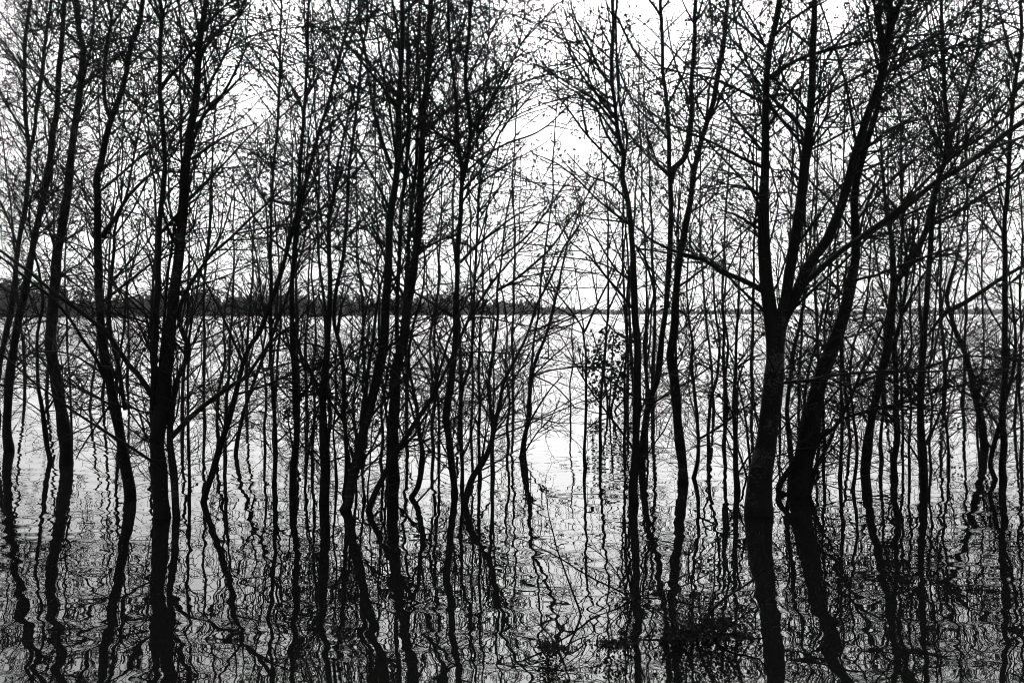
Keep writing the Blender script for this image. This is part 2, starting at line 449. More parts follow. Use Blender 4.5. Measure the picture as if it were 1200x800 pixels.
        for Q in (t, u, u2):
            if len(Q): tips.append((Q[:, -1], Q[:, -1] - Q[:, -2]))
    g = [x for x in g if len(x[0])]
    if g:
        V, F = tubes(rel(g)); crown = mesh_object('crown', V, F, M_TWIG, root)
        C = np.concatenate([a for a, _ in tips]) - base; A = np.concatenate([b for _, b in tips])
        zz = C[:, 2] + base[2]
        k = rng.random(len(C)) < 0.45 * cones * np.clip((zz - 1.2) / 2.6, 0.04, 1)
        if k.sum():
            C, A = C[k], A[k]
            # cones hang in little bunches
            C = np.concatenate([C, C + rng.normal(0, .014, C.shape)]); A = np.concatenate([A, A + rng.normal(0, .3, A.shape) * np.linalg.norm(A, axis=1, keepdims=True)])
            V, F = blobs(C, rng.uniform(0.012, 0.024, len(C)), A, rng)
            mesh_object('cone_clumps', V, F, M_CONE, crown)
    if leafy:
        C = np.concatenate([a for a, _ in tips]) - base
        k = rng.random(len(C)) < leafy
        C = np.repeat(C[k], 3, 0); C = C + rng.normal(0, .02, C.shape)
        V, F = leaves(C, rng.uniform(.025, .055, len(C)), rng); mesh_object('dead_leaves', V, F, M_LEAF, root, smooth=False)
    return root

# ---- left group
tree('slim tree leaving the left edge of the photo, forking in two high up', 500,
     [('-12,500 -6,460 -1,430 5,400 12,370 17,340 20,300 25,270 30,240 33,200 33,168 30,140 29,100 29,70 30,40 36,0', 8, 5),
      ('34,178 38,165 43,130 48,95 53,50 60,0', 5, 3)],
     [('33,165 15,135 5,115 -10,85', 3, 1), ('30,95 18,70 5,50 -10,35', 2.5, 1), ('22,290 0,235 -20,215', 3, 1.5), ('16,345 0,335 -20,322', 3, 1.5)], dens=1.1, cones=1.6)
tree('slender trunk at the left edge with a broken crooked branch at the waterline', 528,
     [('11,530 8,500 11,450 17,400 22,372 28,347 34,315 42,270 48,245 57,200 61,165 66,130 68,100 71,60 74,20 75,0', 11, 7)],
     [('10,528 18,532 30,537 43,546', 3, 2, 0), ('40,280 60,260 75,235 90,215', 2, 1), ('62,150 50,125 30,90 20,60', 2.5, 1), ('45,255 60,225 62,195 85,160', 2, 1), ('20,385 40,372 60,362', 2, 1),
      ('18,430 35,415 60,395 75,380', 2.5, 1)], dens=1.1, cones=1.6)
tree('thin crooked trunk with an S bend between two thicker left trunks', 540,
     [('60,541 55,520 50,480 45,450 43,400 45,382 50,352 46,320 40,295 34,255 40,215 46,180', 6, 2)], [], dens=0.8)
tree('smooth dark trunk bowing left above the water, third thick one from the left edge', 543,
     [('78,545 77,520 72,480 65,440 60,400 62,355 65,328 67,300 72,270 77,240 82,200 86,160 92,120 97,80 97,55 92,25 89,0', 15, 8)],
     [('67,300 58,270 52,240 35,215', 3, 1), ('70,285 95,270 112,260', 2.5, 1), ('93,112 105,65 110,30 111,0', 3, 2), ('94,103 120,82 140,65 157,46', 4.5, 2, 1.6),
      ('72,320 95,338 110,348', 3, 1.5), ('88,150 100,130 125,105', 2, 1, 1.5), ('70,428 85,437 100,455', 2.5, 1)], dens=1.15, cones=1.7)
tree('tree with a forked top and a long limb rising right from chest height', 586,
     [('153,588 152,575 148,550 142,520 135,480 127,440 120,400 116,350 115,300 115,240 113,210 118,190 125,160 130,140 140,115 148,85 155,50 163,30 167,0', 14, 7),
      ('130,142 123,120 122,80 126,45 131,25 127,0', 5, 3),
      ('147,480 144,462 140,430 131,398 128,372 130,330 133,290 136,262 147,230 152,205 156,185 162,150 170,120 176,92', 5, 2)],
     [('119,278 128,265 135,255 150,230 170,210 185,200 205,180 218,160', 6, 3), ('124,448 112,418 97,398 82,375 60,350 30,325 0,300', 4.5, 2),
      ('132,470 118,490 100,518 87,537', 3, 1.5, .2), ('148,472 162,482 174,496', 2.5, 1.5, .4), ('126,473 100,458 75,438 68,430', 2.5, 1), ('132,30 142,12 156,-8', 3, 1.5),
      ('136,100 150,85 165,62', 2, 1), ('117,255 100,235 96,205', 3, 1), ('131,295 150,285 185,255', 2.5, 1), ('116,345 95,330 70,300', 2, 1)], dens=1.1, cones=1.6)
tree('many-stemmed clump splitting waist-high over the water, broad straight main stem', 606,
     [('190,608 187,575 185,545 184,515 188,490 191,460 195,430 198,400 202,370 207,320 212,280 215,240 218,200 222,160 230,110 233,60 239,20 242,0', 21, 8),
      ('207,607 204,560 199,520 199,500 203,470 210,440 219,418 220,403 215,392 210,370 222,335 240,308 262,285 300,250 330,222', 11, 3),
      ('184,500 180,470 180,440 182,400 184,360 185,320 187,280 188,240 193,200 190,150 187,110 188,60 190,20 188,0', 8, 5),
      ('187,480 187,440 190,400 194,350 200,300 206,262 213,225 212,150 211,100 212,50 210,0', 4, 2.5)],
     [('188,488 175,457 160,437 150,427 132,400 118,385 95,365 60,340 25,312 -5,290', 7, 3), ('199,514 225,488 250,467 275,450 290,440 300,425 312,408 330,390 350,375 385,330', 7, 2.5),
      ('225,166 240,135 262,110 275,85 290,55 303,42', 5, 2.5), ('225,186 255,165 280,152 305,142', 4, 2), ('237,60 255,38 275,20 290,0', 4, 2), ('236,120 250,90 265,60 275,30 290,5', 3.5, 2),
      ('228,75 215,45 205,12', 3, 1.5), ('220,165 202,172 186,190', 3, 2), ('208,350 185,325 170,290', 3, 1.5), ('214,275 228,265 230,235', 3, 1.5), ('232,80 220,60 210,30', 2.5, 1.2), ('240,310 262,268 275,225 290,200', 2.5, 1.5)],
     dens=1.2, cones=1.5, pale=True)
tree('leaning slender trunk sweeping far right as it rises, rooted left of centre', 588,
     [('238,590 243,570 250,550 262,510 272,475 279,450 285,425 294,404 305,388 318,352 328,325 335,300 343,270 350,240 358,215 365,190 375,155 385,120 393,85 400,60 405,40 411,0', 8, 4)],
     [('340,282 355,300 380,312', 2, 1), ('393,85 380,60 365,35 350,10', 2.5, 1), ('375,155 400,135 420,120', 2, 1), ('360,205 340,180 325,150', 2, 1), ('278,452 262,430 250,400 240,375', 2.5, 1)], dens=1.0)
tree('slight tree with a curved foot leaning right between leaning pole and straight pole', 532,
     [('276,534 279,510 285,485 292,465 300,440 312,410 328,372 340,335 352,300 358,270 362,230', 6, 2)], [('292,465 310,440 340,425', 2, 1)], dens=1.0)
# ---- left centre
tree('straight thin pole of a tree standing alone left of the central cluster', 568,
     [('321,570 323,530 321,480 318,430 317,400 318,340 317,300 318,240 320,200 322,190 325,150 327,110 328,75 329,30 330,0', 6, 3)],
     [('318,235 345,240 370,248 400,262 430,270 452,288', 3, 2), ('327,120 350,100 380,85', 2, 1), ('327,100 310,80 295,60', 2, 1), ('318,330 300,310 280,300', 2, 1)], dens=0.95)
tree('knobbly trunk with a swollen middle beside the straight twin in left centre', 578,
     [('343,580 344,545 347,510 347,480 346,450 343,400 342,360 343,320 347,270 350,230 352,195 355,150 358,110 360,60 361,25 363,0', 9, 2.5)],
     [('347,470 358,458 365,440 352,415 348,400 345,385', 4, 2), ('347,275 335,255 330,230', 2, 1), ('356,140 385,120 410,95', 2, 1)], dens=1.1)
tree('upright dark trunk in left centre splitting into a narrow V above the horizon', 590,
     [('379,592 381,560 380,520 378,480 380,440 384,400 386,360 387,330 386,300 385,262 388,245 393,220 395,200 402,160 406,148 412,115 417,95', 12, 3),
      ('379,470 374,462 368,445 362,430 352,415', 6, 3)],
     [('386,300 370,282 360,265 350,240', 2.5, 1.2), ('382,430 395,422 420,410', 2.5, 1), ('395,200 380,185 365,170', 2, 1)], dens=1.1)
tree('slender straight trunk whose upper half leans right towards the main central trunk', 580,
     [('403,582 406,555 404,500 403,460 402,425 398,402 392,380 392,358 396,330 400,310 404,280 407,240 409,200 413,170 417,130 420,105 421,90 423,75 427,50 430,30 430,0', 6, 4)],
     [('404,282 415,270 440,240 450,215', 2.5, 1), ('421,100 430,85 445,75', 2, 1), ('410,195 425,165 432,140', 2, 1), ('398,330 420,345 422,365', 2, 1)], dens=1.0)
tree('tall tree curving left below the horizon like a bow, roots at bottom centre left', 597,
     [('404,599 408,588 413,562 423,520 428,500 433,480 440,450 447,420 450,400 452,360 455,320 456,290 458,250 463,220 465,200 467,150 468,110 470,80 472,40 472,0', 14, 7),
      ('424,505 425,482 430,450 436,400 442,350 450,320 456,295', 6, 4)],
     [('459,198 448,165 438,125 431,80 424,40 420,0', 5, 2.5), ('454,290 440,278 425,265 405,258', 3, 1.5), ('463,215 450,190 445,160', 2.5, 1.2), ('466,165 485,150 510,130', 2.5, 1.2), ('470,85 460,55 450,20', 2.5, 1.2), ('412,565 408,530 405,512 425,490', 4, 3, .2)],
     dens=1.1, cones=1.2, pale=True)
tree('thick straight tree at the centre left with several stems bunched close together', 562,
     [('461,564 460,540 460,500 463,470 465,430 473,400 478,360 483,330 488,290 492,240 493,200 495,160 497,120 500,95 503,70 503,40 505,0', 15, 7),
      ('463,470 466,430 466,400 466,350 468,300 470,250 475,200 479,170 479,130 478,60 480,0', 6, 3.5),
      ('478,345 478,310 480,270 482,240 487,200 490,150 492,110 490,60 492,0', 5, 3)],
     [('493,215 505,190 510,175 530,160', 3, 1.5), ('495,160 515,140 545,115 575,95 600,60', 4, 1.5), ('494,180 530,165 560,140 590,110 610,80', 3.5, 1.5), ('500,95 515,70 535,45 555,15', 3, 1.5),
      ('488,290 510,285 530,272 538,268', 2.5, 1.5), ('463,532 485,510 500,485 530,460 548,443', 4, 2), ('503,60 520,35 530,10', 2.5, 1.2), ('491,240 510,225 540,205', 2.5, 1.2)], dens=1.2, cones=1.2, pale=True)
tree('crescent-shaped stem bulging right beside the thick straight centre trunk', 583,
     [('482,586 484,580 490,570 494,550 496,530 493,510 489,480 483,450 479,430 480,405 485,380 495,345 497,310 494,280', 8, 3)], [('495,515 510,535 522,548', 2, 1, .3)], dens=0.8)
tree('diagonal slanting stem crossing behind the thick centre trunk towards upper right', 598,
     [('431,600 440,575 452,552 467,526 485,497 505,467 522,435 537,402 552,370 575,332 600,305 625,275', 9, 2.5)],
     [('505,467 507,440 515,410', 2.5, 1.2), ('487,590 505,570 522,545', 2.5, 1.5, .3), ('537,402 560,395 580,380', 2, 1)], dens=1.1)
# ---- centre
tree('trunk with a wide Y fork high up, standing just left of the open water', 578,
     [('533,580 532,570 530,550 527,520 523,490 526,460 530,430 534,400 535,350 536,300 538,270 540,240 541,205 540,190 537,170 535,140 533,110 530,80 527,50 525,0', 10, 4),
      ('541,215 547,190 552,155 548,120 545,90 548,50 553,0', 6, 3)],
     [('540,240 550,225 560,215 580,203 605,185', 3, 1.5), ('539,308 555,290 575,275 600,255 630,240', 4, 2), ('537,275 520,280 500,290 485,295', 2.5, 1.5), ('533,130 520,110 510,85', 2.5, 1.2),
      ('552,150 565,135 580,110 605,75', 3, 1.2), ('546,100 560,70 575,40 590,10', 3, 1.2), ('541,225 570,190 590,150 620,115 640,90', 3.5, 1.5), ('545,190 575,160 600,125 625,105', 3, 1.2), ('541,205 570,182 600,166 630,155 650,140 674,116', 3, 1.2), ('552,160 590,95 610,55 640,20 655,0', 3, 1.2), ('600,75 615,45 630,28 656,8', 2, 1)], dens=0.85, cones=1.0, pale=True)
tree('pencil-thin upright tree right of the wide Y fork with straight whippy top', 570,
     [('541,572 541,540 540,500 542,460 550,432 554,400 556,350 558,310 560,260 562,215 566,170 568,130 567,95 572,50 575,20', 5, 2)], [('560,250 580,225 600,205', 2, 1), ('557,330 575,310 600,285', 2, 1)], dens=1.2)
tree('slim tree with slightly wavering trunk, first one left of the bright gap', 556,
     [('577,558 577,530 577,500 573,460 575,430 580,402 584,370 583,340 588,300 592,262 600,220', 6, 2.5)],
     [('575,432 590,410 598,385', 2, 1), ('584,340 600,330 625,310 650,285 670,255 685,235 705,200', 3.5, 1.5), ('588,300 620,275 650,235 672,200', 3, 1.2)], dens=1.1)
tree('low forking tree whose curved foot leans right out of a dark tangle', 592,
     [('544,594 549,572 555,556 565,543 575,522 582,490 588,460 594,440 606,415 616,395 627,362 640,335 650,315 660,290 680,262', 8, 2.5)],
     [('582,490 592,470 604,440 625,420', 2.5, 1.2), ('606,415 600,390 590,365', 2, 1), ('627,362 612,345 600,340', 2, 1)], dens=1.1)
tree('thin lone stem with a zigzag foot right at the bright open water', 536,
     [('611,537 612,528 616,505 620,490 621,460 627,425 637,400 645,375 653,340 661,305 668,275 680,245 695,215', 6, 2)],
     [('622,492 635,470 648,452 660,440', 2.5, 1.2), ('615,530 630,505 645,490 655,470', 2, 1), ('625,440 650,452 668,470 675,479', 1.8, 1.2, .1), ('624,440 640,425 662,405 675,395', 2, 1), ('650,350 640,330 635,300', 2, 1)], dens=0.7, cones=.6, blen=.8)
tree('wiry tree splitting into a low wide V at the horizon over the bright gap', 548,
     [('686,550 685,535 686,500 687,460 687,430 685,402 683,386 675,372 660,352 650,340 640,325', 4.5, 2),
      ('684,390 690,378 700,355 712,332 722,312', 3, 1.5)],
     [('687,440 680,420 676,400', 2, 1), ('675,372 655,362 630,348 605,338', 2, 1), ('700,355 695,330 690,300', 2, 1)], dens=0.8, cones=.8)
tree('tall tapering tree right of the bright gap with bare branches reaching left', 590,
     [('743,592 743,575 744,550 745,500 747,450 747,400 745,380 743,345 742,310 740,270 737,245 733,225 728,203 731,185 726,165 723,145 720,120 717,95 717,60 719,30 718,0', 11, 5)],
     [('728,182 712,160 703,135 698,120 690,105', 3.5, 1.5), ('724,150 705,125 690,112 665,97 640,80 628,64', 3.5, 1), ('717,100 705,85 690,55 680,35 668,0', 4, 1.5), ('719,125 700,112 680,85 660,50', 3.5, 1.2),
      ('742,362 725,342 710,325 690,300 670,285 655,262', 3.5, 1.5), ('733,232 715,215 690,205 665,180', 3, 1.2), ('720,60 705,35 700,5', 2.5, 1.2), ('728,200 735,160 725,120 723,60 722,20 725,-10', 3, 2),
      ('744,330 725,318 712,300 695,270 680,250', 3, 1.2), ('741,285 755,300 765,330 770,350 785,340', 3, 1.5), ('745,400 730,395 712,380 700,360', 2.5, 1.2), ('739,262 715,258 690,255 670,240', 2.5, 1), ('726,165 700,130 680,112 655,95 630,66', 3, 1), ('728,200 690,160 660,120 640,95 622,58', 3, 1), ('722,140 700,112 685,85 668,55 655,25 645,0', 3, 1.2), ('740,265 700,235 680,215 650,190 622,180', 3, 1.2), ('723,20 735,45 750,70 768,90 777,100', 3, 2)],
     dens=0.75, foot=2.2, cones=.8)
tree('two-stemmed tree joined knee-high, its left stem bending back over the water', 546,
     [('752,549 752,535 753,520 757,490 765,460 771,440 775,400 777,385 780,360 783,330 785,290 786,240 785,195 783,150 780,110 777,85 776,50 774,0', 9, 5),
      ('763,470 759,455 757,430 755,400 760,370 770,335', 4, 2), 
      ('786,215 790,197 800,188 806,170 810,140 810,100 813,50 815,0', 7, 4)],
     [('784,165 770,148 745,125 735,105 722,75', 3, 1.2), ('782,125 800,90 805,65 815,30', 3, 1.2), ('785,205 770,190 760,165 740,140', 3, 1.5), ('810,125 795,85 785,50 780,20', 3, 1.5), ('811,118 825,105 840,85 850,68', 3, 1.2), ('780,85 795,60 812,40', 2.5, 1.2)],
     dens=0.75, foot=2.2, cones=.8, pale=True)
tree('thick forked tree right of centre, upper stems spread like a trident', 565,
     [('800,568 800,550 797,520 793,480 790,440 786,415 788,400 790,380 793,340 797,300 803,270 808,240 813,200 816,190 822,165 828,145 838,110 843,80 848,50 850,20 853,0', 13, 5),
      ('827,150 830,110 833,92 842,70', 4, 3)],
     [('828,143 817,122 805,100 790,75', 3, 1.2), ('832,140 845,112 860,85 885,55 900,35', 3.5, 1.5), ('848,40 860,20 870,0', 2.5, 1.2), ('806,250 825,240 840,225 850,200', 3, 1.2), ('812,205 800,165 790,140 780,120', 2.5, 1.2), ('795,330 780,320 770,300', 2, 1),
      ('800,290 790,265 793,220', 2.5, 1.5), ('790,395 805,380 825,362', 2.5, 1.2)], dens=0.8, foot=2.2, cones=.9, pale=True)
tree('thin wavy stem just right of the thick forked tree right of centre', 560,
     [('812,562 817,540 818,510 815,470 811,430 812,402 808,380 805,350 806,310 810,270', 6, 2)], [], dens=1.0, foot=2.2)
tree('slim dark pole beside the biggest trunk, left of it, with scraps of leaf', 575,
     [('864,577 862,550 862,520 860,480 862,440 863,400 865,370 866,330 868,300 868,262', 8, 2)], [('862,450 845,440 825,428 800,420', 2.5, 1.2), ('863,430 880,420 893,415', 2, 1)], dens=1.1, foot=2.2, leafy=.05)
# ---- right
tree('biggest tree of the grove, fat swollen foot, dividing into three great limbs', 602,
     [('889,604 889,590 890,570 894,540 900,505 905,460 908,420 903,372 898,330 896,280 896,200 897,150 898,100 901,60 908,30 913,0', 35, 10),
      ('903,445 910,415 914,385 920,350 925,320 930,290 936,250 941,220 943,190 948,150 951,100 953,50 953,0', 15, 7),
      ('910,400 918,372 930,350 943,320 955,300 970,280 982,250 990,225 998,200 1005,175 1015,140 1028,105 1036,80 1040,55 1043,25 1040,0', 14, 8),
      ('1041,45 1047,20 1051,10 1062,-8', 8, 4)],
     [('896,342 870,328 845,318 825,305 800,298 780,290 760,280 740,262 715,255', 7, 1.5), ('899,368 880,350 860,330 840,312 815,300 790,275', 4, 1.2), ('898,55 875,35 855,22 830,3', 4, 1.5), ('895,50 875,15 860,-5', 3, 1.5),
      ('895,120 875,110 855,100 835,92 810,88 780,80 745,65', 4, 1), ('893,196 870,185 845,172 825,163 800,153 775,140 740,115 725,95', 4, 1), ('893,270 870,255 850,248 830,243', 4, 1), ('893,228 870,218 845,215 820,200', 3, 1),
      ('904,92 925,75 950,65 975,58 1000,52 1030,48 1070,42 1110,40 1150,50', 5, 1.5, 1.4), ('1040,85 1060,73 1085,62 1110,57 1135,48 1158,38', 5, 1.5, 1.6), ('948,150 965,120 985,85 1010,50', 2.5, 1), ('1001,185 1020,170 1045,150 1075,140', 3, 1.2),
      ('951,55 930,38 918,30', 4, 2), ('908,42 925,25 945,12 960,0', 4, 2), ('941,215 925,200 910,203 903,198', 3, 2), ('945,195 955,160 970,130 975,95', 4, 2), ('940,225 920,205 908,180', 2.5, 1), ('925,345 945,330 965,312 985,295 1003,283 1020,270 1045,255 1070,235 1095,215 1120,200 1150,180 1175,160 1202,140', 7, 6),
      ('1120,200 1160,175 1205,158', 5, 3), ('1003,283 1030,262 1060,238 1105,192 1150,160 1205,118', 4, 3), ('895,300 905,275 912,240 905,200', 2.5, 1.5), ('912,450 950,445 990,438 1040,435 1090,436 1140,433 1180,432', 4, 2.5, .8)],
     dens=1.2, foot=2.4, cones=1.6, pale=True, leafy=.012, tap=2.0)
tree('speckled leaning trunk with an elbow of root to its left at the waterline', 579,
     [('934,581 936,565 941,545 948,515 955,470 963,440 974,412 980,398 986,380 993,355 998,330 1003,300 1002,270 1001,240 1003,210 1010,185 1020,155 1030,120 1034,80 1030,40 1031,0', 28, 5),
      ('921,581 913,577 914,568 922,555 940,528 957,515 978,500 990,480 1000,460 1010,435 1022,410 1032,388 1042,360', 9, 6),
      ('947,578 955,552 968,527 982,497 990,478', 9, 7)],
     [('975,420 960,400 945,392 930,370', 3, 1.5), ('990,490 1020,480 1045,475 1080,465 1110,455 1150,445 1175,436', 4, 2, .8), ('1000,455 1030,440 1085,430 1115,420 1140,417 1180,420 1205,422', 4, 2, .8), ('987,345 972,328 962,320', 4, 2),
      ('1003,250 1020,225 1030,195', 2.5, 1.2), ('962,440 940,430 925,420', 2.5, 1)], dens=1.2, foot=2.4, cones=1.2, pale=True, tap=1.9)
tree('goblet-shaped tree right of the speckled trunk, dividing below the long diagonal arm', 553,
     [('1014,556 1015,540 1020,500 1025,470 1035,430 1041,400 1045,370 1050,332 1060,318 1070,300 1085,270 1092,240 1098,215 1105,195 1112,175 1120,145 1130,110 1145,60 1150,0', 12, 4),
      ('1050,335 1046,305 1042,270 1038,240 1035,205 1032,170 1036,140', 8, 4)],
     [('1068,303 1080,280 1095,262 1120,250 1150,230 1180,212 1205,198', 5, 3), ('1062,315 1075,265 1085,235', 4, 2.5), ('1040,255 1065,240 1085,215', 2.5, 1.2), ('1108,188 1130,160 1150,130 1165,105', 4, 2), ('1035,180 1060,145 1095,140', 2.5, 1.2),
      ('1060,318 1085,300 1110,300 1140,312', 2.5, 1.2), ('1043,380 1030,375 1015,385 1000,395', 4, 2)], dens=1.2, foot=2.4, cones=1.3)
tree('slim upright trunk right of the goblet-shaped tree, crossed by horizontal branches', 572,
     [('1083,574 1083,555 1080,510 1078,470 1080,430 1083,400 1085,370 1088,330 1090,290 1093,250 1099,215 1106,185 1110,150 1108,110 1105,60 1103,0', 9, 4)],
     [('1108,185 1095,160 1085,130 1080,100', 3, 1.2), ('1108,110 1120,85 1135,60', 2.5, 1.2), ('1106,60 1095,30 1090,0', 2.5, 1.2), ('1082,420 1100,410 1130,402', 2.5, 1), ('1092,262 1110,240 1125,215', 2.5, 1.2)], dens=1.2, foot=2.4, cones=1.5)
tree('short-necked stem half hidden behind the goblet-shaped tree', 562,
     [('1049,564 1048,540 1052,510 1050,480 1050,440 1048,405 1056,372 1062,335 1063,300 1058,262 1056,205 1057,150', 9, 3)], [], dens=1.2, foot=2.4)
tree('bent tree with a sharply slanting foot and crooked neck at far right', 526,
     [('1154,529 1152,510 1147,480 1140,450 1133,420 1125,400 1117,380 1111,358 1110,345 1115,325 1122,300 1128,270 1132,240 1135,215', 10, 6),
      ('1135,219 1128,210 1120,203 1110,182', 4, 2), ('1135,219 1143,203 1152,188 1165,160', 4, 2)],
     [('1112,364 1130,355 1145,345 1170,328 1205,308', 6, 3.5), ('1113,362 1098,378 1085,395 1065,410', 5, 2.5), ('1140,450 1155,475 1163,498', 4, 3, .3), ('1124,295 1105,300 1090,298', 2.5, 1), ('1146,480 1165,445 1180,425', 3, 2)], dens=1.1, foot=2.4)
tree('straight trunk at far right edge with a second stem crossing it in an X', 562,
     [('1176,565 1174,545 1176,520 1175,480 1178,440 1178,400 1178,340 1178,300 1177,260 1179,235 1182,195 1185,150 1188,110 1193,75 1197,40 1196,0', 9, 5),
      ('1166,563 1160,545 1163,528 1170,500 1178,470 1186,440 1190,400 1188,370 1185,340 1182,310', 7, 4)],
     [('1178,255 1170,225 1165,190', 3, 1.5), ('1192,85 1180,50 1172,15 1165,-5', 4, 2), ('1183,190 1170,165 1160,120', 2.5, 1.2), ('1190,110 1205,90', 2.5, 1.5), ('1186,330 1205,315', 3, 2), ('1178,300 1160,275 1145,250', 2.5, 1.2)], dens=1.2, foot=2.4, cones=1.4)

# ---- thin saplings among the trunks (rooted a little farther out)
SAP = 'thin saplings among the trunks'
def sapling(label, yb, pts, w0=4.5, w1=1.6, dens=0.9, branches=()):
    tree(label, yb, [(pts, w0, w1)], list(branches), dens=dens, cones=.5, group=SAP, name='alder_sapling', cat='sapling', blen=.7)
sapling('thin sapling under the long rising limb, left of the many-stemmed clump', 520, '139,522 138,500 136,460 140,420 146,380 148,340 158,300 165,255')
sapling('hair-thin straight sapling close on the right of the many-stemmed clump', 585, '221,587 222,550 221,500 220,450 222,400 228,360 235,320 245,285')
sapling('thin sapling between the many-stemmed clump and the leaning slender trunk', 515, '256,517 254,490 257,455 264,420 262,380 268,340 280,300')
sapling('thin sapling standing close left of the straight lone pole', 528, '311,530 310,500 312,460 308,420 311,380 305,340 300,300 292,260', 3.5)
sapling('whippy sapling just right of the knobbly swollen trunk', 548, '367,550 366,520 369,480 366,440 370,400 368,360 365,320 368,285 372,270', 4.5)
sapling('thinnest of the poles crowding left of the bow-shaped tall tree', 566, '395,568 393,540 391,500 394,460 393,420 397,385 402,350', 3.5)
sapling('weak sapling leaning right, immediately left of the bow-shaped trunk', 550, '415,552 417,520 414,480 418,440 424,400 430,360 442,310 462,250 480,200', 4)
sapling('upright sapling in the slot between bow-shaped and thick centre trunks', 540, '446,542 449,510 447,480 452,450 456,420 462,380')
sapling('sapling with a slight lean in front of the diagonal slanting stem', 530, '508,532 506,500 510,470 506,440 504,400 510,360 516,320 512,280 520,235')
sapling('thin straight sapling between the Y-forked trunk and the wavering slim tree', 560, '562,562 561,530 562,480 561,430 562,400 566,350 565,300 570,250', 4.5)
sapling('sapling bent left at its tip, standing behind the low forking tree', 520, '596,522 594,500 597,470 592,430 595,390 590,350 580,310', 3.5)
sapling('tiny sapling in the bright open gap, left of the wiry V tree', 492, '668,494 669,480 668,450 672,420 670,390 674,365', 2.5, 1.2, .5)
sapling('sapling tucked close on the right of the tall tapering tree', 510, '757,512 759,480 757,440 762,400 764,360 770,320', 3.5)
sapling('crooked sapling with a kink, second stem right of the thick forked tree', 530, '831,532 830,505 833,470 840,440 843,400 838,365 836,320 834,250', 5)
sapling('thin sapling close to the left flank of the biggest trunk', 545, '851,547 849,520 852,480 850,440 853,400 848,360 851,320 846,280', 4)
sapling('straight dark sapling in the gap between biggest and speckled trunks', 545, '928,547 925,520 923,480 927,440 931,405 938,375 944,335 946,300 943,260 946,215', 7, 3)
sapling('leaning sapling partly behind the speckled leaning trunk', 520, '936,522 941,490 944,455 950,425 958,400 964,365 970,330 972,290 966,250', 5, 2)
sapling('first of the thin poles right of the speckled leaning trunk', 560, '985,562 985,530 987,490 985,440 985,400 987,360 990,330 992,300 990,250', 5, 2)
sapling('wavy thin pole between the speckled trunk and the goblet-shaped tree', 574, '1000,576 1004,540 1003,510 999,480 996,440 1000,405 1013,370 1018,330 1020,280 1019,240', 5, 2)
sapling('thin pole leaning right just behind the goblet-shaped stem', 540, '1033,542 1032,515 1036,480 1034,450 1040,420 1050,390 1062,345 1072,300', 5, 2)
sapling('lone thin sapling in the clear patch left of the bent tree', 545, '1112,547 1110,510 1105,470 1108,440 1115,400 1120,340 1140,290 1158,250', 3.5)
sapling('slender sapling between slim upright trunk and lone thin sapling', 550, '1091,552 1089,520 1092,480 1088,440 1093,400 1097,350 1102,300', 3.5)
sapling('thin sapling at the very right edge of the photo', 540, '1196,542 1197,500 1194,460 1197,400 1195,340 1198,280 1194,200', 4)
sapling('slim sapling rising behind the horizontal branches under the diagonal arm', 556, '1066,558 1065,520 1068,480 1064,440 1068,400 1066,360 1072,310 1070,250', 3.5)
sapling('thin straight stem seen between the two right limbs of the biggest tree', 548, '965,550 966,510 963,470 967,430 966,390 972,340 975,300 988,240 989,180 990,100', 4, 2)
sapling('spindly sapling high behind the long diagonal arm', 530, '1057,532 1058,490 1056,440 1057,400 1055,350 1056,290 1057,220 1055,120 1057,60', 3.5, 2)

# ---- wiry trees farther out in the water, seen through the grove
brng = np.random.default_rng(77)
for k in range(46):
    px = (k + 0.5) * 27.1 - 22 + brng.uniform(-14, 14)
    if 628 < px < 700: px += 75
    yb = brng.uniform(432, 540); sc = (yb - YH) / 190.0
    x, y, pts = px, yb, []
    v = brng.uniform(-.12, .12)
    top = brng.uniform(40, 260) - 60 * sc
    while y > top:
        pts.append('%.1f,%.1f' % (x, y)); v = 0.7 * v + brng.uniform(-.08, .08); x += v * 34; y -= 34
    tree('wiry bare tree farther out in the lake, glimpsed through the nearer trunks', yb, [(' '.join(pts), brng.uniform(3.2, 5), 1.2)], [], dens=0.3, cones=.4,
         group='wiry trees farther out in the water', blen=1.05)

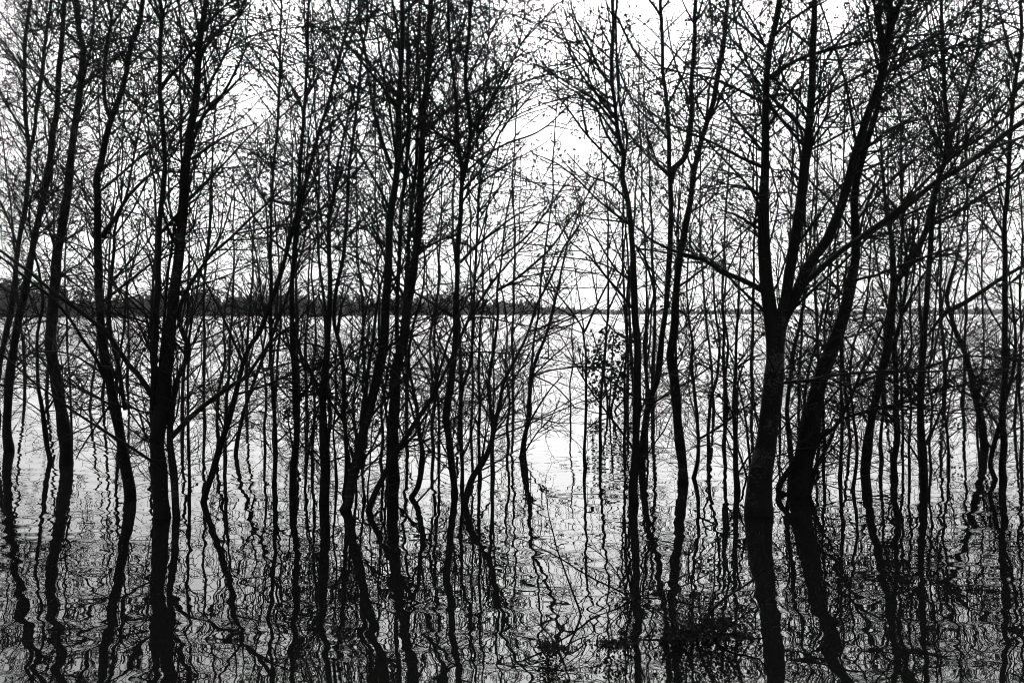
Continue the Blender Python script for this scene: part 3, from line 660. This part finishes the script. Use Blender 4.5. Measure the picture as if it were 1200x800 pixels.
# ---- leafy shrubs out in the water and low brush near the lens
def shrub(label, yb, stems, leaf_px, nleaf, size, dens=1.0, group=None, name='leafy_shrub'):
    """stems as in tree(); leaf_px: list of (x, y, sx, sy) clumps of leaves in photo pixels"""
    SEED[0] += 7; rng = np.random.default_rng(SEED[0])
    d = dist(yb); first = parse(stems[0][0]); base = unproj(first[0][0], yb, d)
    root = empty(name, base, label, 'shrub', group)
    g = []
    for s, w0, w1 in stems:
        p = parse(s); dr = rng.uniform(-.35, .35)
        q = np.array([unproj(a, b, d + dr * h) for (a, b), h in zip(p, np.linspace(0, 1, len(p)))])
        if abs(p[0][1] - yb) < 6: q = np.vstack([q[0] + [0, 0, -.15], q])
        q = resample(q, 0.05, rng, 0.006); L = np.linspace(0, 1, len(q))
        r = np.maximum((w0 * (1 - L) + w1 * L) / 2 / FPX * d, 0.0014)
        V, F = tubes([(q[None] - base, r[None], 6)]); mesh_object('stem', V, F, M_BARK, root)
        b, br = spawn(q[None], r[None], 9 * dens, .06, .5, 25, 65, 6, rng, up=.05, wob=.15, rmax=.004, rend=.0012)
        t, tr = spawn(b, br, 9, .04, .2, 25, 65, 4, rng, up=.04, wob=.2, rmax=.002, rend=.001)
        g += [x for x in ((b, br, 3), (t, tr, 3)) if len(x[0])]
    if g:
        V, F = tubes([(P - base, R, s) for P, R, s in g]); mesh_object('crown', V, F, M_TWIG, root)
    C = []
    for (x, y, sx, sy) in leaf_px:
        k = nleaf
        P = np.stack([rng.normal(x, sx, k), rng.normal(y, sy, k)], 1)
        C += [unproj(a, b, d + e) for (a, b), e in zip(P, rng.normal(0, .22, k))]
    if C:
        C = np.array(C); C = C[C[:, 2] > 0.01] - base
        V, F = leaves(C, rng.uniform(.6, 1.3, len(C)) * size, rng); mesh_object('leaves', V, F, M_LEAF, root, smooth=False)
    return root
shrub('leafy shrub standing farther out right of the bright gap, dark leaf clusters', 482,
      [('712,482 710,455 705,425 698,400 692,385', 3, 1.2), ('716,482 722,455 730,425 738,400 745,380', 3, 1.2), ('714,482 716,450 718,415 720,385', 2.5, 1.2), ('720,482 735,465 750,450 765,440', 2.5, 1.2)],
      [(700, 415, 7, 6), (722, 404, 9, 6), (716, 436, 12, 8), (708, 425, 10, 6), (735, 425, 7, 9), (712, 440, 8, 7), (697, 460, 5, 8), (728, 462, 10, 7), (708, 392, 8, 4), (740, 395, 7, 5)], 60, .075)
shrub('leafy shrub spread across the water just left of the biggest trunk', 560,
      [('880,562 878,530 874,495 868,465 860,440', 4, 1.5), ('882,562 890,520 885,480 880,450', 4, 1.5), ('876,562 862,520 845,490 830,470', 3, 1.5)],
      [(872, 475, 10, 7), (860, 455, 8, 6), (885, 460, 8, 8), (832, 455, 5, 6), (868, 420, 6, 6), (845, 400, 8, 6)], 34, .042, dens=1.4)
shrub('knot of leaves and shoots hugging the swollen left-centre trunk', 572,
      [('350,574 345,540 340,505 336,475', 3, 1.5), ('356,574 362,530 370,490 378,460', 3, 1.5)],
      [(336, 483, 3, 7), (372, 482, 6, 8), (346, 480, 8, 10), (365, 487, 6, 9)], 50, .035, dens=1.3)
shrub('bunch of leaves beside the bow-shaped tall trunk, left of its foot', 585,
      [('428,587 424,550 420,515 412,490 408,478', 3, 1.5), ('430,587 434,540 436,505 437,490', 2.5, 1.2)],
      [(409, 482, 6, 6), (437, 497, 5, 4), (420, 470, 8, 5)], 32, .035)
shrub('sparse shrub with two leaf knots in front of the bent tree', 525,
      [('1112,527 1110,500 1113,470 1118,450 1120,435', 2.5, 1.2), ('1110,527 1100,500 1090,480', 2.2, 1.2)], [(1120, 495, 6, 4), (1111, 520, 3, 4), (1062, 445, 5, 4), (1140, 385, 5, 4)], 26, .04)
# near brush, a few metres from the lens
shrub('twiggy brush fanning out of the near water under the tall tapering tree', 702,
      [('738,702 720,690 700,680 672,664 640,645 600,628', 2.5, 1.2), ('740,702 735,660 733,620 731,590', 3, 1.2), ('742,702 758,690 785,680 812,668', 2.5, 1), ('738,702 752,670 762,650 775,620', 2.5, 1), ('736,702 722,670 705,650 690,640', 2, 1), ('745,702 755,698 790,690 830,672 870,640', 2.2, 1)],
      [(740, 700, 9, 5)], 50, .03, dens=1.1, name='brush')
shrub('single long whip of a shoot leaning left in the near open water', 722,
      [('681,723 672,695 660,660 650,630 642,600 640,570', 3, 1.2)], [], 0, .03, dens=.5, name='brush')
shrub('heap of drowned brushwood and dead leaves, largest dark mass at bottom right', 748,
      [('800,748 790,730 770,715 750,700', 4, 1.5), ('815,748 830,720 850,700 880,680 900,660', 5, 1.5), ('825,748 835,700 838,660 840,630', 3, 1.2), ('835,748 860,742 890,748 905,740', 4, 1.5), ('810,748 812,700 806,660 815,620', 3, 1.2), ('840,748 870,720 905,700', 3, 1.2)],
      [(802, 743, 14, 4), (825, 736, 16, 6), (846, 730, 12, 5), (790, 746, 8, 3), (850, 746, 18, 2)], 420, .02, dens=2.4, name='brush')
shrub('flat raft of dead leaves on twigs, middle one near the bottom', 757,
      [('715,757 700,748 685,742', 3, 1.2), ('722,757 735,745 752,740', 3, 1.2), ('718,757 716,735 712,715', 2.5, 1.2)], [(712, 754, 10, 2.5), (730, 754, 10, 2)], 260, .02, dens=1.2, name='brush')
shrub('small raft of dead leaves below the bright open gap', 763,
      [('655,763 645,745 637,735', 3, 1.2), ('660,763 675,750 690,745', 3, 1.2), ('652,763 630,750 600,745', 2.5, 1)], [(655, 760, 10, 3), (640, 757, 6, 3)], 280, .02, dens=1.2, name='brush')
shrub('small dark leaf clump floating left of the bow-shaped trunk near the bottom', 748,
      [('400,748 395,735 388,725', 2.5, 1.2), ('402,748 412,738 420,733', 2.5, 1)], [(402, 743, 9, 4)], 90, .028, name='brush')
